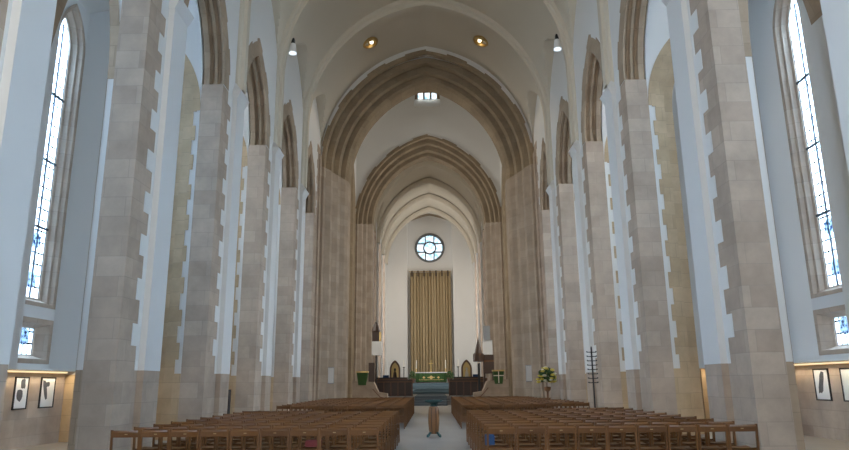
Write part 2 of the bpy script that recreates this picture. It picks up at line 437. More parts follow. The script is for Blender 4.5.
        for d, w, e in ((-.02, hw+.1, .12), (0, hw, 0), (.1, hw-.04, -.02), (.24, hw-.16, -.08), (.26, gi, -.1), (.36, gi, -.1)):
            rows.append([P(s,XO+d,yc-w,LB-e), P(s,XO+d,yc-w,LT+e), P(s,XO+d,yc+w,LT+e), P(s,XO+d,yc+w,LB-e), P(s,XO+d,yc-w,LB-e)])
        mb.grid(rows)
        w_ = mb.build(nm, ARCHST, loc=P(s, XO, yc, 0))
        struct(w_, 'tall narrow leaded lancet window in the %s aisle, %s' % (lr, place), 'window')
        w_.data.materials[0] = STONE
        mb = MB()
        ar = arch(gi, US, UR-.3)
        mb.poly([(0, -gi, 0)]+[(0, u, z-(UB+.14)) for u, z in ar]+[(0, gi, 0)])
        g = mb.build('glass', GLASS, w_); g.location = (s*.3, 0, UB+.14)
        mb = MB(); mb.poly([(0, -gi, 0), (0, -gi, .75), (0, gi, .75), (0, gi, 0)])
        g = mb.build('lower_glass', GLASS, w_); g.location = (s*.3, 0, LB+.1)
        mb = MB()
        for zz in (5.75, 7.6, 9.5): mb.box(-.02, .02, -gi-.03, gi+.03, zz-.03, zz+.03)
        g = mb.build('saddle_bars', LEAD, w_); g.location = (s*.27, 0, 0)
        mb = MB(); mb.box(-.012, .012, -.012, .012, UB+.14, US+.7)
        g = mb.build('centre_bar', LEAD, w_); g.location = (s*.27, 0, 0)
    # warm light strips on the dado ledge
    for i in range(3, 7):
        y0, y1 = S[i]+.6, S[i+1]-1.45
        o = MB(); o.box(*sorted((s*(XO-.15), s*(XO-.10))), y0, y1, 1.955, 1.99)
        t = o.build('light_strip', WARMLED)
        tag(t, 'warm glowing light strip under the %s aisle ledge, %s' % (lr, ['','','','by the framed pictures','behind the third pier','behind the fourth pier','behind the fifth pier'][i] if i != 3 else 'in the bay nearest the viewer'), 'light strip', 'warm strips under the aisle ledges')
        if i == 4: t['label'] = 'warm glowing light strip above the framed pictures in the %s aisle' % lr

# ------------------------------------------------------------------ nave vault
RIBS = [-7, -1.6, 3.75, 9.2, 14.45, 20.05, 25.35, 30.95, 36.4]
def vz(x, t, b):
    zt = arch_z(x, 6.12, 14.0, 7.1)
    zl = arch_z(t, b-.1, 13.4, 3.6) if abs(t) < b-.1 else 0
    return max(zt, zl)
mb = MB(); nx = 72; ny = 28
for i in range(len(RIBS)-1):
    y0, y1 = RIBS[i], RIBS[i+1]; b = (y1-y0)/2; yc = (y0+y1)/2
    rows = []
    for j in range(ny+1):
        t = -b*math.cos(pi*j/ny) if False else -b+2*b*j/ny
        row = []
        for k in range(nx+1):
            x = -6.12*math.cos(pi*k/nx)
            row.append((x, yc+t, vz(x, t, b)))
        rows.append(row)
    mb.grid(rows)
mb.box(-6.2, 6.2, YW, RIBS[0], 21, 21.2)
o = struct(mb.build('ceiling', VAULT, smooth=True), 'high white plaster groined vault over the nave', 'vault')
for i in range(3, 8):
    mb = MB(); y = RIBS[i]; rows = []
    for dy, a, ri, zz in ((-.34, 6.12, 7.1, 14.0), (-.30, 5.98, 6.9, 14.), (-.17, 5.93, 6.8, 14.), (-.15, 5.8, 6.62, 14.), (.15, 5.8, 6.62, 14.), (.17, 5.93, 6.8, 14.), (.30, 5.98, 6.9, 14.), (.34, 6.12, 7.1, 14.)):
        ax = 6.12-(6.12-a)*.8
        pts = arch(ax, zz, ri, 22)
        rows.append([(-ax, y+dy, 10.9)]+[(u, y+dy, z) for u, z in pts]+[(ax, y+dy, 10.9)])
    mb.grid(rows)
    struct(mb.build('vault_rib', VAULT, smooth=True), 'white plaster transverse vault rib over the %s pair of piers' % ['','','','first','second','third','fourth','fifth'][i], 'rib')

# west end wall behind the viewer, with its great window opening
mb = MB()
for x0, x1, z0, z1 in ((-6.9, -6.05, 0, 22.5), (-4.7, -2.6, 0, 22.5), (-6.05, -4.7, 0, 4), (-6.05, -4.7, 14, 22.5), (2.6, 6.9, 0, 22.5), (-2.6, 2.6, 0, 6), (-2.6, 2.6, 17, 22.5), (-10.6, -6.9, -.1, 15.8), (6.9, 10.6, -.1, 15.8)):  # narrow slot on the north side is added, to let the fill light in
    mb.box(x0, x1, YW-.3, YW, z0, z1)
struct(mb.build('wall_west', PLASTER), 'white west end wall with a tall window opening', 'wall')

# ------------------------------------------------------------------ crossing arches
def big_arch(name, orders, label, ytop=22.5, zmin=0, wall_y=None, halfw=7.2):
    """orders: list of (y, a, z0, rise)"""
    mb = MB(); rows = []
    for y, a, z0, r in orders:
        rows.append([(u, y, z) for u, z in arch(a, z0, r, 24)])
    mb.grid(rows)
    jm = MB(); flat = []
    for q in orders:                      # jambs keep only the steps, no hollows
        if not flat or q[1] <= flat[-1][1]: flat.append(q)
    for sg in (-1, 1):
        jm.grid([[(sg*a, y, zmin), (sg*a, y, z0+.02)] for y, a, z0, r in flat])
    # stepped extrados: voussoirs of two depths on the front face
    y, a, z0, r = orders[0]
    inn = arch(a, z0, r, 24)
    for k in range(len(inn)-1):
        w = .26 if (k//3) % 2 else .17
        o2 = arch(a+w, z0, r+w, 24)
        (u0,w0),(u1,w1),(p0,q0),(p1,q1) = inn[k], inn[k+1], o2[k], o2[k+1]
        mb.hexa([(u0,y-.02,w0),(u1,y-.02,w1),(p1,y-.02,q1),(p0,y-.02,q0)], [(u0,y+.2,w0),(u1,y+.2,w1),(p1,y+.2,q1),(p0,y+.2,q0)])
    for sg in (-1, 1):
        jm.box(*sorted((sg*a, sg*(a+.3))), y-.02, y+.2, zmin, z0)
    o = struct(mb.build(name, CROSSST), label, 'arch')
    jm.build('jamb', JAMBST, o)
    return o

CROSSST = stone_mat('shaded_crossing_limestone', (.32, .245, .16), (.275, .205, .13), (.24, .185, .12), .8, .45)  # crossing stone darkened so its colour carries the dim light high up
trim_no += 1
big_arch('trim_%d' % trim_no, [(35.9, 5.86, 13.6, 6.95), (36.15, 5.8, 13.6, 6.9), (36.2, 5.95, 13.6, 7.0), (36.38, 5.95, 13.6, 7.0), (36.4, 5.52, 13.5, 6.72), (36.75, 5.46, 13.5, 6.68), (36.8, 5.62, 13.5, 6.8), (36.98, 5.62, 13.5, 6.8), (37.0, 5.2, 13.4, 6.5), (37.3, 5.1, 13.4, 6.45), (37.35, 5.26, 13.4, 6.58), (37.5, 5.26, 13.4, 6.58), (37.52, 4.86, 13.3, 6.4), (37.8, 4.7, 13.3, 6.3), (39.0, 4.7, 13.3, 6.3)],
         'wide moulded stone pointed arch at the end of the nave')
trim_no += 1
big_arch('trim_%d' % trim_no, [(49.4, 5.45, 13.5, 6.95), (49.62, 5.4, 13.5, 6.9), (49.65, 5.52, 13.5, 6.98), (49.8, 5.52, 13.5, 6.98), (49.82, 5.15, 13.6, 6.5), (50.1, 5.08, 13.6, 6.42), (50.13, 5.2, 13.6, 6.52), (50.25, 5.2, 13.6, 6.52), (50.27, 4.85, 13.7, 6.0), (50.6, 4.78, 13.7, 5.9), (50.63, 4.9, 13.7, 6.0), (50.75, 4.9, 13.7, 6.0), (50.8, 4.45, 13.8, 5.6), (51.6, 4.4, 13.8, 5.5)],
         'second moulded stone arch opening into the chancel')
# plaster walls round both arches
def arch_wall(name, y, a, z0, r, halfw, top, label, extra=None, th=.25):
    mb = MB()
    for yy in (y, y+th):
        for sg in (-1, 1):
            mb.quad((sg*a, yy, 0), (sg*halfw, yy, 0), (sg*halfw, yy, top), (sg*a, yy, top))
        ar = arch(a, z0, r, 20)
        for k in range(len(ar)-1):
            (u0,w0),(u1,w1) = ar[k], ar[k+1]
            if extra:
                e = 22.
                mb.quad((u0,yy,w0),(u1,yy,w1),(u1,yy,e),(u0,yy,e))
            else:
                mb.quad((u0,yy,w0),(u1,yy,w1),(u1,yy,top),(u0,yy,top))
        if extra:
            x0, x1, za, zb = extra
            mb.quad((-a,yy,22),(a,yy,22),(a,yy,za),(-a,yy,za)); mb.quad((-a,yy,zb),(a,yy,zb),(a,yy,top),(-a,yy,top))
            mb.quad((-a,yy,za),(x0,yy,za),(x0,yy,zb),(-a,yy,zb)); mb.quad((x1,yy,za),(a,yy,za),(a,yy,zb),(x1,yy,zb))
    return struct(mb.build(name, PLASTER), label, 'wall')
arch_wall('wall_crossing_west', 36.05, 5.9, 13.7, 6.8, 12.5, 29, 'white plaster wall round the first great stone arch')
arch_wall('wall_crossing_east', 49.5, 5.5, 13.5, 6.95, 12.5, 29, 'white plaster wall above the chancel arch with a small square opening', extra=(-1.05, 1.05, 23.05, 25.35))
mb = MB(); mb.box(-12.5, 12.5, 36, 50, 28, 28.2)
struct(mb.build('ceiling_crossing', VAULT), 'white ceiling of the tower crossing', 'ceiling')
# crossing west pier stone on the nave face
for s, lr in ((-1, 'left'), (1, 'right')):
    mb = MB(); mb.box(*sorted((s*(XF-.02), s*XB)), YCROSS, 36.1, 0, Z0+.0)
    z = Z0
    k = 0
    while z < 14.2:
        mb.box(*sorted((s*(XF-.02), s*(XF+.02))), 35.15 if k % 2 else 34.95, 36.1, z, z+.46); z += .46; k += 1
    # respond: two shallow steps facing the nave
    mb.box(*sorted((s*(XF-.10), s*(XF))), 35.35, 36.0, 0, 14.2)
    p = struct(mb.build('pillar', STONE), 'broad stone crossing pier on the %s at the end of the nave' % lr, 'pier')
    # side walls of the crossing with transept arches
    mb = MB(); yc, a, z0, r = 44.2, 3.6, 13.3, 6.3
    for xx in (5.6, 6.4):
        mb.quad(P(s,xx,38.9,0), P(s,xx,yc-a,0), P(s,xx,yc-a,28), P(s,xx,38.9,28))
        mb.quad(P(s,xx,yc+a,0), P(s,xx,49.6,0), P(s,xx,49.6,28), P(s,xx,yc+a,28))
        ar = arch(a, z0, r)
        for k in range(len(ar)-1):
            (u0,w0),(u1,w1) = ar[k], ar[k+1]
            mb.quad(P(s,xx,yc+u0,w0), P(s,xx,yc+u1,w1), P(s,xx,yc+u1,28), P(s,xx,yc+u0,28))
    struct(mb.build('wall_crossing_%s' % ('north' if s < 0 else 'south'), PLASTER), 'white %s wall of the crossing with a transept arch' % lr, 'wall')
    mb = MB()
    rows = [[P(s,5.58+d,yc-aa,0)]+[P(s,5.58+d,yc+u,z) for u, z in arch(aa, z0, r)]+[P(s,5.58+d,yc+aa,0)] for d, aa in ((0, a+1.6), (0.01, a), (.4, a-.15), (.85, a-.15))]
    mb.grid(rows)
    trim_no += 1
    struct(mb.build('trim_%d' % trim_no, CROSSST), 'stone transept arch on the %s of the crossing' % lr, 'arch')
    mb = MB()
    mb.box(*sorted((s*12.2, s*12.5)), 36, 50, 0, 28)
    struct(mb.build('wall_transept_%s' % ('north' if s < 0 else 'south'), PLASTER), 'white end wall of the %s transept' % lr, 'wall')

# small square opening high above the chancel arch: deep reveal, three lights at the back
mb = MB()
x0, x1, za, zb = -1.05, 1.05, 23.05, 25.35
y0, y1 = 49.45, 51.6
ar = arch(1.05, 24.75, .75, 8)
for yy0, yy1 in ((y0, y1),):
    mb.grid([[(x0,yy,24.3)]+[(u,yy,z) for u, z in ar]+[(x1,yy,24.3)] for yy in (yy0, yy1)])
mb.box(-1.2, 1.2, y1, y1+.1, 24., 24.68); mb.box(-1.2, 1.2, y1, y1+.1, 25.25, 25.7)
for a_, b_ in ((-1.2, -.78), (-.36, -.21), (.21, .36), (.78, 1.2)):
    mb.box(a_, b_, y1, y1+.1, 24.68, 25.25)
o = struct(mb.build('window_15', ARCHST), 'small square opening with three bright lights above the chancel arch', 'window')
mb = MB()
mb.quad((x0,y0+.03,za),(x1,y0+.03,za),(x1,y1,24.65),(x0,y1,24.65))
for x in (x0, x1): mb.poly([(x,y0+.03,za),(x,y1,24.65),(x,y1,25.0),(x,y0+.03,24.9)])
mb.build('sloping_sill', PLASTER, o)
mb = MB(); mb.quad((-.8,y1+.05,24.6),(.8,y1+.05,24.6),(.8,y1+.05,25.3),(-.8,y1+.05,25.3))
mb.build('glass', PGLASS, o)

# ------------------------------------------------------------------ chancel
CX, CY0, CY1 = 4.95, 51.4, 75.0
def platform(name, label, *boxes, mat=None, cat='step'):
    mb = MB()
    for b in boxes: mb.box(*b)
    return struct(mb.build(name, mat or FLOOR), label, cat)
platform('floor_chancel', 'raised pale stone floor of the chancel', (-6.8, 6.8, 52.4, 76, 0, .62), (-5.4, 5.4, 51.4, 52.4, 0, .3), cat='floor')
platform('floor_sanctuary', 'teal carpeted sanctuary steps below the altar', (-2.4, 2.4, 62, 75, .6, .85), (-2.6, 2.6, 64, 75, .6, 1.1), (-4.9, 4.9, 66, 75, .6, 1.35), (-4.9, 4.9, 68, 75, .6, 1.6), mat=STEP)
mb = MB()
for k in range(4): mb.box(-1.2, 1.2, 49.6+.55*k, 62.2, 0, .16*(k+1)+.0)
struct(mb.build('floor_carpet', CARPET), 'blue grey carpeted steps leading up to the chancel', 'carpet')

CS = [56.4, 61.9, 67.4, 72.9]
for s, lr in ((-1, 'left'), (1, 'right')):
    mb = MB(); ys = CY0-.2; a, z0, r = 1.35, 13.0, 2.6
    edges = [CY0]+CS
    for xx in (CX, CX+.7):
        ys = CY0-.2
        for i in range(4):
            c0 = edges[i]+.8 if i else CY0+.9
            y0, y1 = c0+.2, edges[i+1]-1.0
            aa = (y1-y0)/2; yc = (y0+y1)/2
            mb.quad(P(s,xx,ys,0),P(s,xx,y0,0),P(s,xx,y0,22),P(s,xx,ys,22))
            ar = arch(aa, z0, r)
            for k in range(len(ar)-1):
                (u0,w0),(u1,w1) = ar[k], ar[k+1]
                mb.quad(P(s,xx,yc+u0,w0),P(s,xx,yc+u1,w1),P(s,xx,yc+u1,22),P(s,xx,yc+u0,22))
            ys = y1
        mb.quad(P(s,xx,ys,0),P(s,xx,CY1+.1,0),P(s,xx,CY1+.1,22),P(s,xx,ys,22))
    wl = struct(mb.build('wall_chancel_%s' % ('north' if s < 0 else 'south'), PLASTER), 'white plaster %s wall of the chancel with tall arches' % lr, 'wall')
    for i in range(4):
        c0 = edges[i]+.8 if i else CY0+.9
        y0, y1 = c0+.2, edges[i+1]-1.0
        aa = (y1-y0)/2; yc = (y0+y1)/2
        mb = MB()
        rows = [[P(s,CX+d,yc-q,0)]+[P(s,CX+d,yc+u,z) for u, z in arch(q, z0, r-.0+q-aa)]+[P(s,CX+d,yc+q,0)] for d, q in ((-.015, aa+.35), (-.014, aa), (.2, aa), (.25, aa-.1), (.75, aa-.1))]
        mb.grid(rows)
        trim_no += 1
        struct(mb.build('trim_%d' % trim_no, STONE), 'stone lined lancet arch in the %s chancel wall, %s from the crossing' % (lr, ('first', 'second', 'third', 'fourth')[i]), 'arch')
        mb = MB(); cc = CS[i]-.1
        mb.box(*sorted((s*(CX-.14), s*(CX+.05))), cc-.35, cc+.35, 0, 14.6)
        mb.build('wall_shaft', PLASTER, wl)
    mb = MB(); mb.box(*sorted((s*7.0, s*7.2)), 49.8, 76, 0, 16); mb.box(*sorted((s*5.6, s*7.2)), 49.8, 76, 16, 16.2)
    struct(mb.build('wall_chancel_aisle_%s' % ('north' if s < 0 else 'south'), PLASTER), 'white outer wall of the %s chancel aisle' % lr, 'wall')
CR = [51.4]+[c-.1 for c in CS]+[75.3]
mb = MB(); nx = 48; ny = 20
def cvz(x, t, b):
    zt = arch_z(x, 4.96, 14.6, 6.4); zl = arch_z(t, b-.1, 14.2, 3.6) if abs(t) < b-.1 else 0
    return max(zt, zl)
for i in range(len(CR)-1):
    y0, y1 = CR[i], CR[i+1]; b = (y1-y0)/2; yc = (y0+y1)/2
    mb.grid([[(-4.96*math.cos(pi*k/nx), yc-b+2*b*j/ny, cvz(-4.96*math.cos(pi*k/nx), -b+2*b*j/ny, b)) for k in range(nx+1)] for j in range(ny+1)])
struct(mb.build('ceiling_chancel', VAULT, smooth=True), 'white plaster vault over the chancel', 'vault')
for i in range(4):
    y = CR[i+1]; mb = MB(); rows = []
    for dy, ax, ri in ((-.4, 4.96, 6.4), (-.36, 4.8, 6.1), (-.2, 4.66, 5.9), (.2, 4.66, 5.9), (.36, 4.8, 6.1), (.4, 4.96, 6.4)):
        rows.append([(u, y+dy, z) for u, z in arch(ax, 14.5, ri, 20)])
    mb.grid(rows)
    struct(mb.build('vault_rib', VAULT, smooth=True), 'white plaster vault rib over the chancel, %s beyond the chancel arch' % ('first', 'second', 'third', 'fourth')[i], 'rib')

# east wall: recess with round window
wc, wr = (0.0, 16.93), 1.62
mb = MB(); ya, yb = 75.0, 76.1
A, Zs = 2.6, 20.0
for sg in (-1, 1): mb.quad((sg*A, ya, 0), (sg*5.2, ya, 0), (sg*5.2, ya, 22), (sg*A, ya, 22))
ar = [(A*k/20, Zs+.8*(1-abs(k/20)**1.35)) for k in range(-20, 21)]
for k in range(len(ar)-1):
    (u0,w0),(u1,w1) = ar[k], ar[k+1]
    mb.quad((u0,ya,w0),(u1,ya,w1),(u1,ya,22),(u0,ya,22))
# recess back with a round hole
n = 48
circ = [(wc[0]+wr*math.cos(2*pi*k/n), wc[1]+wr*math.sin(2*pi*k/n)) for k in range(n)]
def sq(k):
    c, s_ = math.cos(2*pi*k/n), math.sin(2*pi*k/n); m = max(abs(c), abs(s_)); return (2.8*c/m, wc[1]+2.8*s_/m)
for k in range(n):
    j = (k+1) % n; q0, q1 = sq(k), sq(j)
    mb.quad((circ[k][0],yb,circ[k][1]),(circ[j][0],yb,circ[j][1]),(q1[0],yb,q1[1]),(q0[0],yb,q0[1]))
    mb.quad((circ[k][0],yb,circ[k][1]),(circ[j][0],yb,circ[j][1]),(circ[j][0],yb+.5,circ[j][1]),(circ[k][0],yb+.5,circ[k][1]))
mb.quad((-2.8,yb,0),(2.8,yb,0),(2.8,yb,wc[1]-2.8),(-2.8,yb,wc[1]-2.8)); mb.quad((-2.8,yb,wc[1]+2.8),(2.8,yb,wc[1]+2.8),(2.8,yb,22),(-2.8,yb,22))
mb.quad((-A,ya,0),(-A,yb,0),(-A,yb,Zs),(-A,ya,Zs)); mb.quad((A,ya,0),(A,yb,0),(A,yb,Zs),(A,ya,Zs))
ew = struct(mb.build('wall_east', PLASTER), 'white east end wall with a tall pointed recess', 'wall')
mb = MB(); mb.grid([[(u, yy, z) for u, z in ar] for yy in (ya-.01, yb)])
mb.build('recess_arch', CROSSST, ew)

# round window
o = MB()
def ring(mb, r0, r1, y0, y1, n=48, c=wc):
    rows = []
    for r, y in ((r0, y0), (r1, y0), (r1, y1), (r0, y1), (r0, y0)):
        rows.append([(c[0]+r*math.cos(2*pi*k/n), y, c[1]+r*math.sin(2*pi*k/n)) for k in range(n)])
    mb.grid(rows, 0, True)
ring(o, wr-.14, wr+.12, yb-.08, yb+.2)
rw = struct(o.build('window_16', simple('grey_stone', (.16, .17, .17), .8), loc=(0, yb, wc[1])), 'round window of clear glass with heavy dark tracery above the curtain', 'window')
o = MB(); ring(o, .62, .78, -.04, .16, c=(0, 0))
for k in range(8):
    an = pi/8+k*pi/4
    d = Vector((math.cos(an), 0, math.sin(an))); t = Vector((-d.z, 0, d.x))*.075
    # straight bars: cross-wise pairs
for vx in (-.5, .5):
    for z0, z1 in ((.5, 1.45), (-1.45, -.5)):
        o.box(vx-.07, vx+.07, -.04, .16, z0, z1); o.box(z0, z1, -.04, .16, vx-.07, vx+.07)
o.build('tracery', rw.data.materials[0], rw)
o = MB(); o.poly([((wr-.1)*math.cos(2*pi*k/48), .1, (wr-.1)*math.sin(2*pi*k/48)) for k in range(48)])
o.build('glass', PGLASS, rw)

# gold curtain
mb = MB(); n = 180; rows = []
for z in (2.0, 5, 8, 11, 13.6, 13.95):
    row = []
    for k in range(n+1):
        u = k/n; x = -2.32+4.64*u
        ph = 2*pi*14*u+.5*math.sin(7*u*pi)
        row.append((x+.05*math.sin(ph*1.0+1), 75.45+.13*math.sin(ph)+.035*math.sin(ph*2.3+1+z*.05), z))
    rows.append(row)
mb.grid(rows)
cu = mb.build('curtain', CURT, smooth=True)
tag(cu, 'tall gold brown pleated curtain hanging behind the altar below the round window', 'curtain')
for k in range(7):
    x = -2.05+k*4.1/6; t = MB(); t.box(x-.07, x+.07, 75.24, 75.32, 13.45, 14.12); t.build('tab', simple('dark_tab', (.05, .03, .02)) if k == 0 else bpy.data.materials['dark_tab'], cu)
t = MB(); t.tube((-2.4, 75.5, 14.05), (2.4, 75.5, 14.05), .04); t.build('rail', BRASS, cu)

# altar with green frontal
ax = empty('altar', (0, 71, 1.6))
t = MB(); t.box(-1.55, 1.55, -.45, .5, .02, 1.0); t.build('body', DARKW, ax)
t = MB(); t.box(-1.65, 1.65, -.55, .55, 1.0, 1.1); t.build('top', WHITE, ax)
t = MB()
row = [[(-1.6+3.2*k/60, -.50-.03*math.sin(k*1.3), z) for k in range(61)] for z in (.12, 1.02)]
t.grid(row); fr = t.build('green_frontal', GREEN, ax, smooth=True)
t = MB()
for x in (-.85, -.3, .3, .85):
    t.lathe([(.0, 0), (.14, .0), (.18, .02), (.14, .04), (0, .04)], (0, 0, 0), 12)
    vs = t.v[-60:]
t = MB()
for x, w in ((-.75, .16), (-.3, .1), (0, .26), (.3, .1), (.75, .16)):
    t.poly([(x-w, -.56, .55), (x, -.56, .55-w*.8), (x+w, -.56, .55), (x, -.56, .55+w*.8)])
t.box(-1.3, 1.3, -.57, -.55, .3, .34)
t.build('gold_embroidery', GOLD, ax)
tag(ax, 'altar with green cloth frontal and gold embroidery in front of the curtain', 'altar')
# altar cross and candles
t = MB(); t.lathe([(.16, 0), (.13, .04), (.04, .1), (.03, .3)], n=12); t.box(-.03, .03, -.02, .02, .3, 1.25); t.box(-.25, .25, -.02, .02, .85, .92)
o = t.build('altar_cross', GOLD); o.location = (0, 71, 2.7); tag(o, 'gold cross standing in the middle of the altar', 'cross')
for s, lr in ((-1, 'left'), (1, 'right')):
    r_ = empty('candlestick', (s*1.52, 71, 2.7))
    t = MB(); t.lathe([(.1, 0), (.08, .04), (.03, .08), (.03, .3), (.07, .34), (.07, .37)], n=12); t.build('stem', GOLD, r_)
    t = MB(); t.lathe([(.045, .37), (.045, 1.2), (.01, 1.24)], n=10); t.build('candle', CREAMW, r_)
    tag(r_, 'tall white candle on a gilt holder at the %s end of the altar' % lr, 'candlestick', 'altar candles')
    # pair of tall dark candle stands beside the curtain
    r_ = empty('candle_stand', (s*2.75, 69, 1.6))
    t = MB(); t.lathe([(.22, 0), (.2, .05), (.05, .1), (.04, 1.5), (.12, 1.56), (.12, 1.6)], n=12); t.build('post', IRON, r_)
    t = MB(); t.lathe([(.05, 1.6), (.05, 2.3), (.01, 2.35)], n=10); t.build('candle', CREAMW, r_)
    tag(r_, 'dark floor candle stand %s of the altar beside the curtain' % ('left' if s < 0 else 'right'), 'candle stand', 'floor candle stands')

# foliage banks flanking the altar front
def leaf_clump(mb, c, rx, ry, rz, n, size, seed):
    rr = random.Random(seed)
    for _ in range(n):
        th = rr.uniform(0, 2*pi); ph = math.acos(rr.uniform(-.3, 1)); q = rr.uniform(.6, 1)
        p = Vector((c[0]+rx*q*math.sin(ph)*math.cos(th), c[1]+ry*q*math.sin(ph)*math.sin(th), c[2]+rz*q*math.cos(ph)))
        d = Vector((rr.uniform(-1, 1), rr.uniform(-1, 1), rr.uniform(-.3, 1))).normalized(); u = d.orthogonal().normalized()
        s_ = size*rr.uniform(.7, 1.2)
        mb.quad(p-u*s_*.3, p+d*s_*.5, p+u*s_*.3, p-d*s_*.5)
for s, lr in ((-1, 'left'), (1, 'right')):
    r_ = empty('potted_plant', (s*1.95, 70.2, 1.6))
    t = MB(); t.lathe([(.2, 0), (.27, .4), (.3, .42), (.28, .46)], n=14); t.build('pot', CLAY, r_)
    t = MB(); leaf_clump(t, (0, 0, .6), .36, .36, .6, 150, .22, 5+s); t.build('leaves', LEAF, r_)
    tag(r_, 'leafy green potted plant at the %s end of the altar' % lr, 'plant', 'plants flanking the altar')

# gold pointed shrine panels beyond the choir stalls
for s, lr in ((-1, 'left'), (1, 'right')):
    r_ = empty('shrine_panel', (s*3.05, 58, .62))
    def outline(a, b0, z0, r): return [(-a, b0)]+arch(a, z0, r, 10)+[(a, b0)]
    t = MB(); o1 = outline(.45, 0, 2.1, .8); o2 = outline(.32, .1, 2.1, .62)
    n = len(o1)
    for y in (-.08, .08):
        for k in range(n):
            j = (k+1) % n
            t.quad((o1[k][0], y, o1[k][1]), (o1[j][0], y, o1[j][1]), (o2[j][0], y, o2[j][1]), (o2[k][0], y, o2[k][1]))
    t.grid([[(u, y, z) for u, z in o1+[o1[0]]] for y in (-.08, .08)]); t.grid([[(u, y, z) for u, z in o2+[o2[0]]] for y in (-.08, .08)])
    t.build('frame', CLAY, r_)
    t = MB(); t.poly([(u, 0, z) for u, z in outline(.34, .08, 2.1, .64)]); t.build('gold_panel', GOLD, r_)
    t = MB(); t.lathe([(.0, .9), (.2, .92), (.17, 1.4), (.12, 1.85), (.05, 1.95), (.09, 2.05), (.09, 2.17), (.0, 2.25)], (0, -.1, 0), 12, caps=False)
    t.build('statuette', DARKW if s < 0 else CREAMW, r_, smooth=True)
    tag(r_, 'gilt pointed panel with a %s statuette %s of the altar steps' % ('dark' if s < 0 else 'pale', lr), 'shrine panel')
    # choir stalls
    for q, (yy, x0, x1, h) in enumerate(((53.2, 1.45, 4.2, 1.15), (55.2, 1.9, 4.5, 1.35))):
        r_ = empty('choir_stall', (0, yy, .62))
        t = MB(); t.box(*sorted((s*x0, s*x1)), -.04, .04, .06, h-.1); t.build('front_panel', DARKW, r_)
        t = MB(); t.box(*sorted((s*(x0-.05), s*(x1+.05))), -.22, .12, h-.1, h-.03); t.build('book_ledge', OAK, r_)
        for k in range(6):
            xx = s*(x0+(x1-x0)*k/5); t = MB(); t.box(xx-.05, xx+.05, -.08, .08, 0, h-.1); t.build('post', CLAY, r_)
        t = MB(); t.box(*sorted((s*x0, s*x1)), .5, .95, .38, .45); t.box(*sorted((s*x0, s*x1)), .9, .96, 0, h+.1); t.build('bench', DARKW, r_)
        tag(r_, 'dark wooden choir stall with panelled front, %s side, %s row' % (lr, ('front', 'back')[q]), 'choir stall', 'choir stalls')
    r_ = empty('blue_chair', (s*3.75, 56.7, .62))
    t = MB(); t.box(-.25, .25, -.25, .25, .42, .5); t.build('seat', BLUE, r_)
    t = MB(); t.box(-.25, .25, .2, .26, .5, 1.65); t.build('backrest', BLUE, r_)
    for x in (-.22, .22):
        for y in (-.22, .22):
            t = MB(); t.box(x-.02, x+.02, y-.02, y+.02, 0, .43); t.build('leg', DARKW, r_)
    tag(r_, 'high backed blue chair behind the %s choir stall' % lr, 'chair', 'blue chairs')

    # stone ambo block with sloping parapet and green fall
    r_ = empty('pulpit', (s*4.0, 45.6, 0))
    t = MB()
    f = [(-1.2 if s < 0 else -1.05, 0), (1.05 if s < 0 else 1.2, 0), (1.05, 1.0), (.35, 1.15), (-.2, 1.75), (-1.05, 1.75)]
    pts = [(-1.15, 0), (1.15, 0), (1.15, .95), (.55, 1.05), (.25, 1.7), (-1.15, 1.78)]
    pts = [(x*(1 if s < 0 else -1), z) for x, z in pts]
    t.poly([(x, -.5, z) for x, z in pts]); t.poly([(x, .5, z) for x, z in pts[::-1]])
    t.grid([[(x, y, z) for x, z in pts+[pts[0]]] for y in (-.5, .5)])
    t.build('stone_body', STONE, r_)
    t = MB()
    q = 1 if s < 0 else -1
    pr = [(.2*q, 1.25), (.7*q, .72), (1.15*q, .62)]
    for (xa, z_a), (xb, z_b) in zip(pr, pr[1:]): t.tube((xa, -.53, z_a), (xb, -.53, z_b), .03)
    t.build('hand_rail', CLAY, r_)
    t = MB(); lo = .25; hi = .36
    t.hexa([(-lo-.5*q, -.58, 1.5), (lo-.5*q, -.58, 1.5), (lo-.5*q, -.2, 1.5), (-lo-.5*q, -.2, 1.5)], [(-hi-.5*q, -.66, 2.3), (hi-.5*q, -.66, 2.3), (hi-.5*q, -.1, 2.3), (-hi-.5*q, -.1, 2.3)])
    t.build('green_fall', GREEN, r_)
    t = MB(); t.box(-.39-.5*q, .39-.5*q, -.7, -.06, 2.3, 2.4); t.build('gilt_rim', BRASS, r_)
    if s > 0:
        t = MB(); t.box(-.33-.5*q, .33-.5*q, -.665, -.6, 2.0, 2.06); t.box(-.03-.5*q, .03-.5*q, -.66, -.58, 1.55, 2.3); t.build('pale_cross', CREAMW, r_)
    tag(r_, 'stone pulpit with a %s, %s of the chancel steps' % ('plain green fall' if s < 0 else 'green fall marked with a cross', lr), 'pulpit')

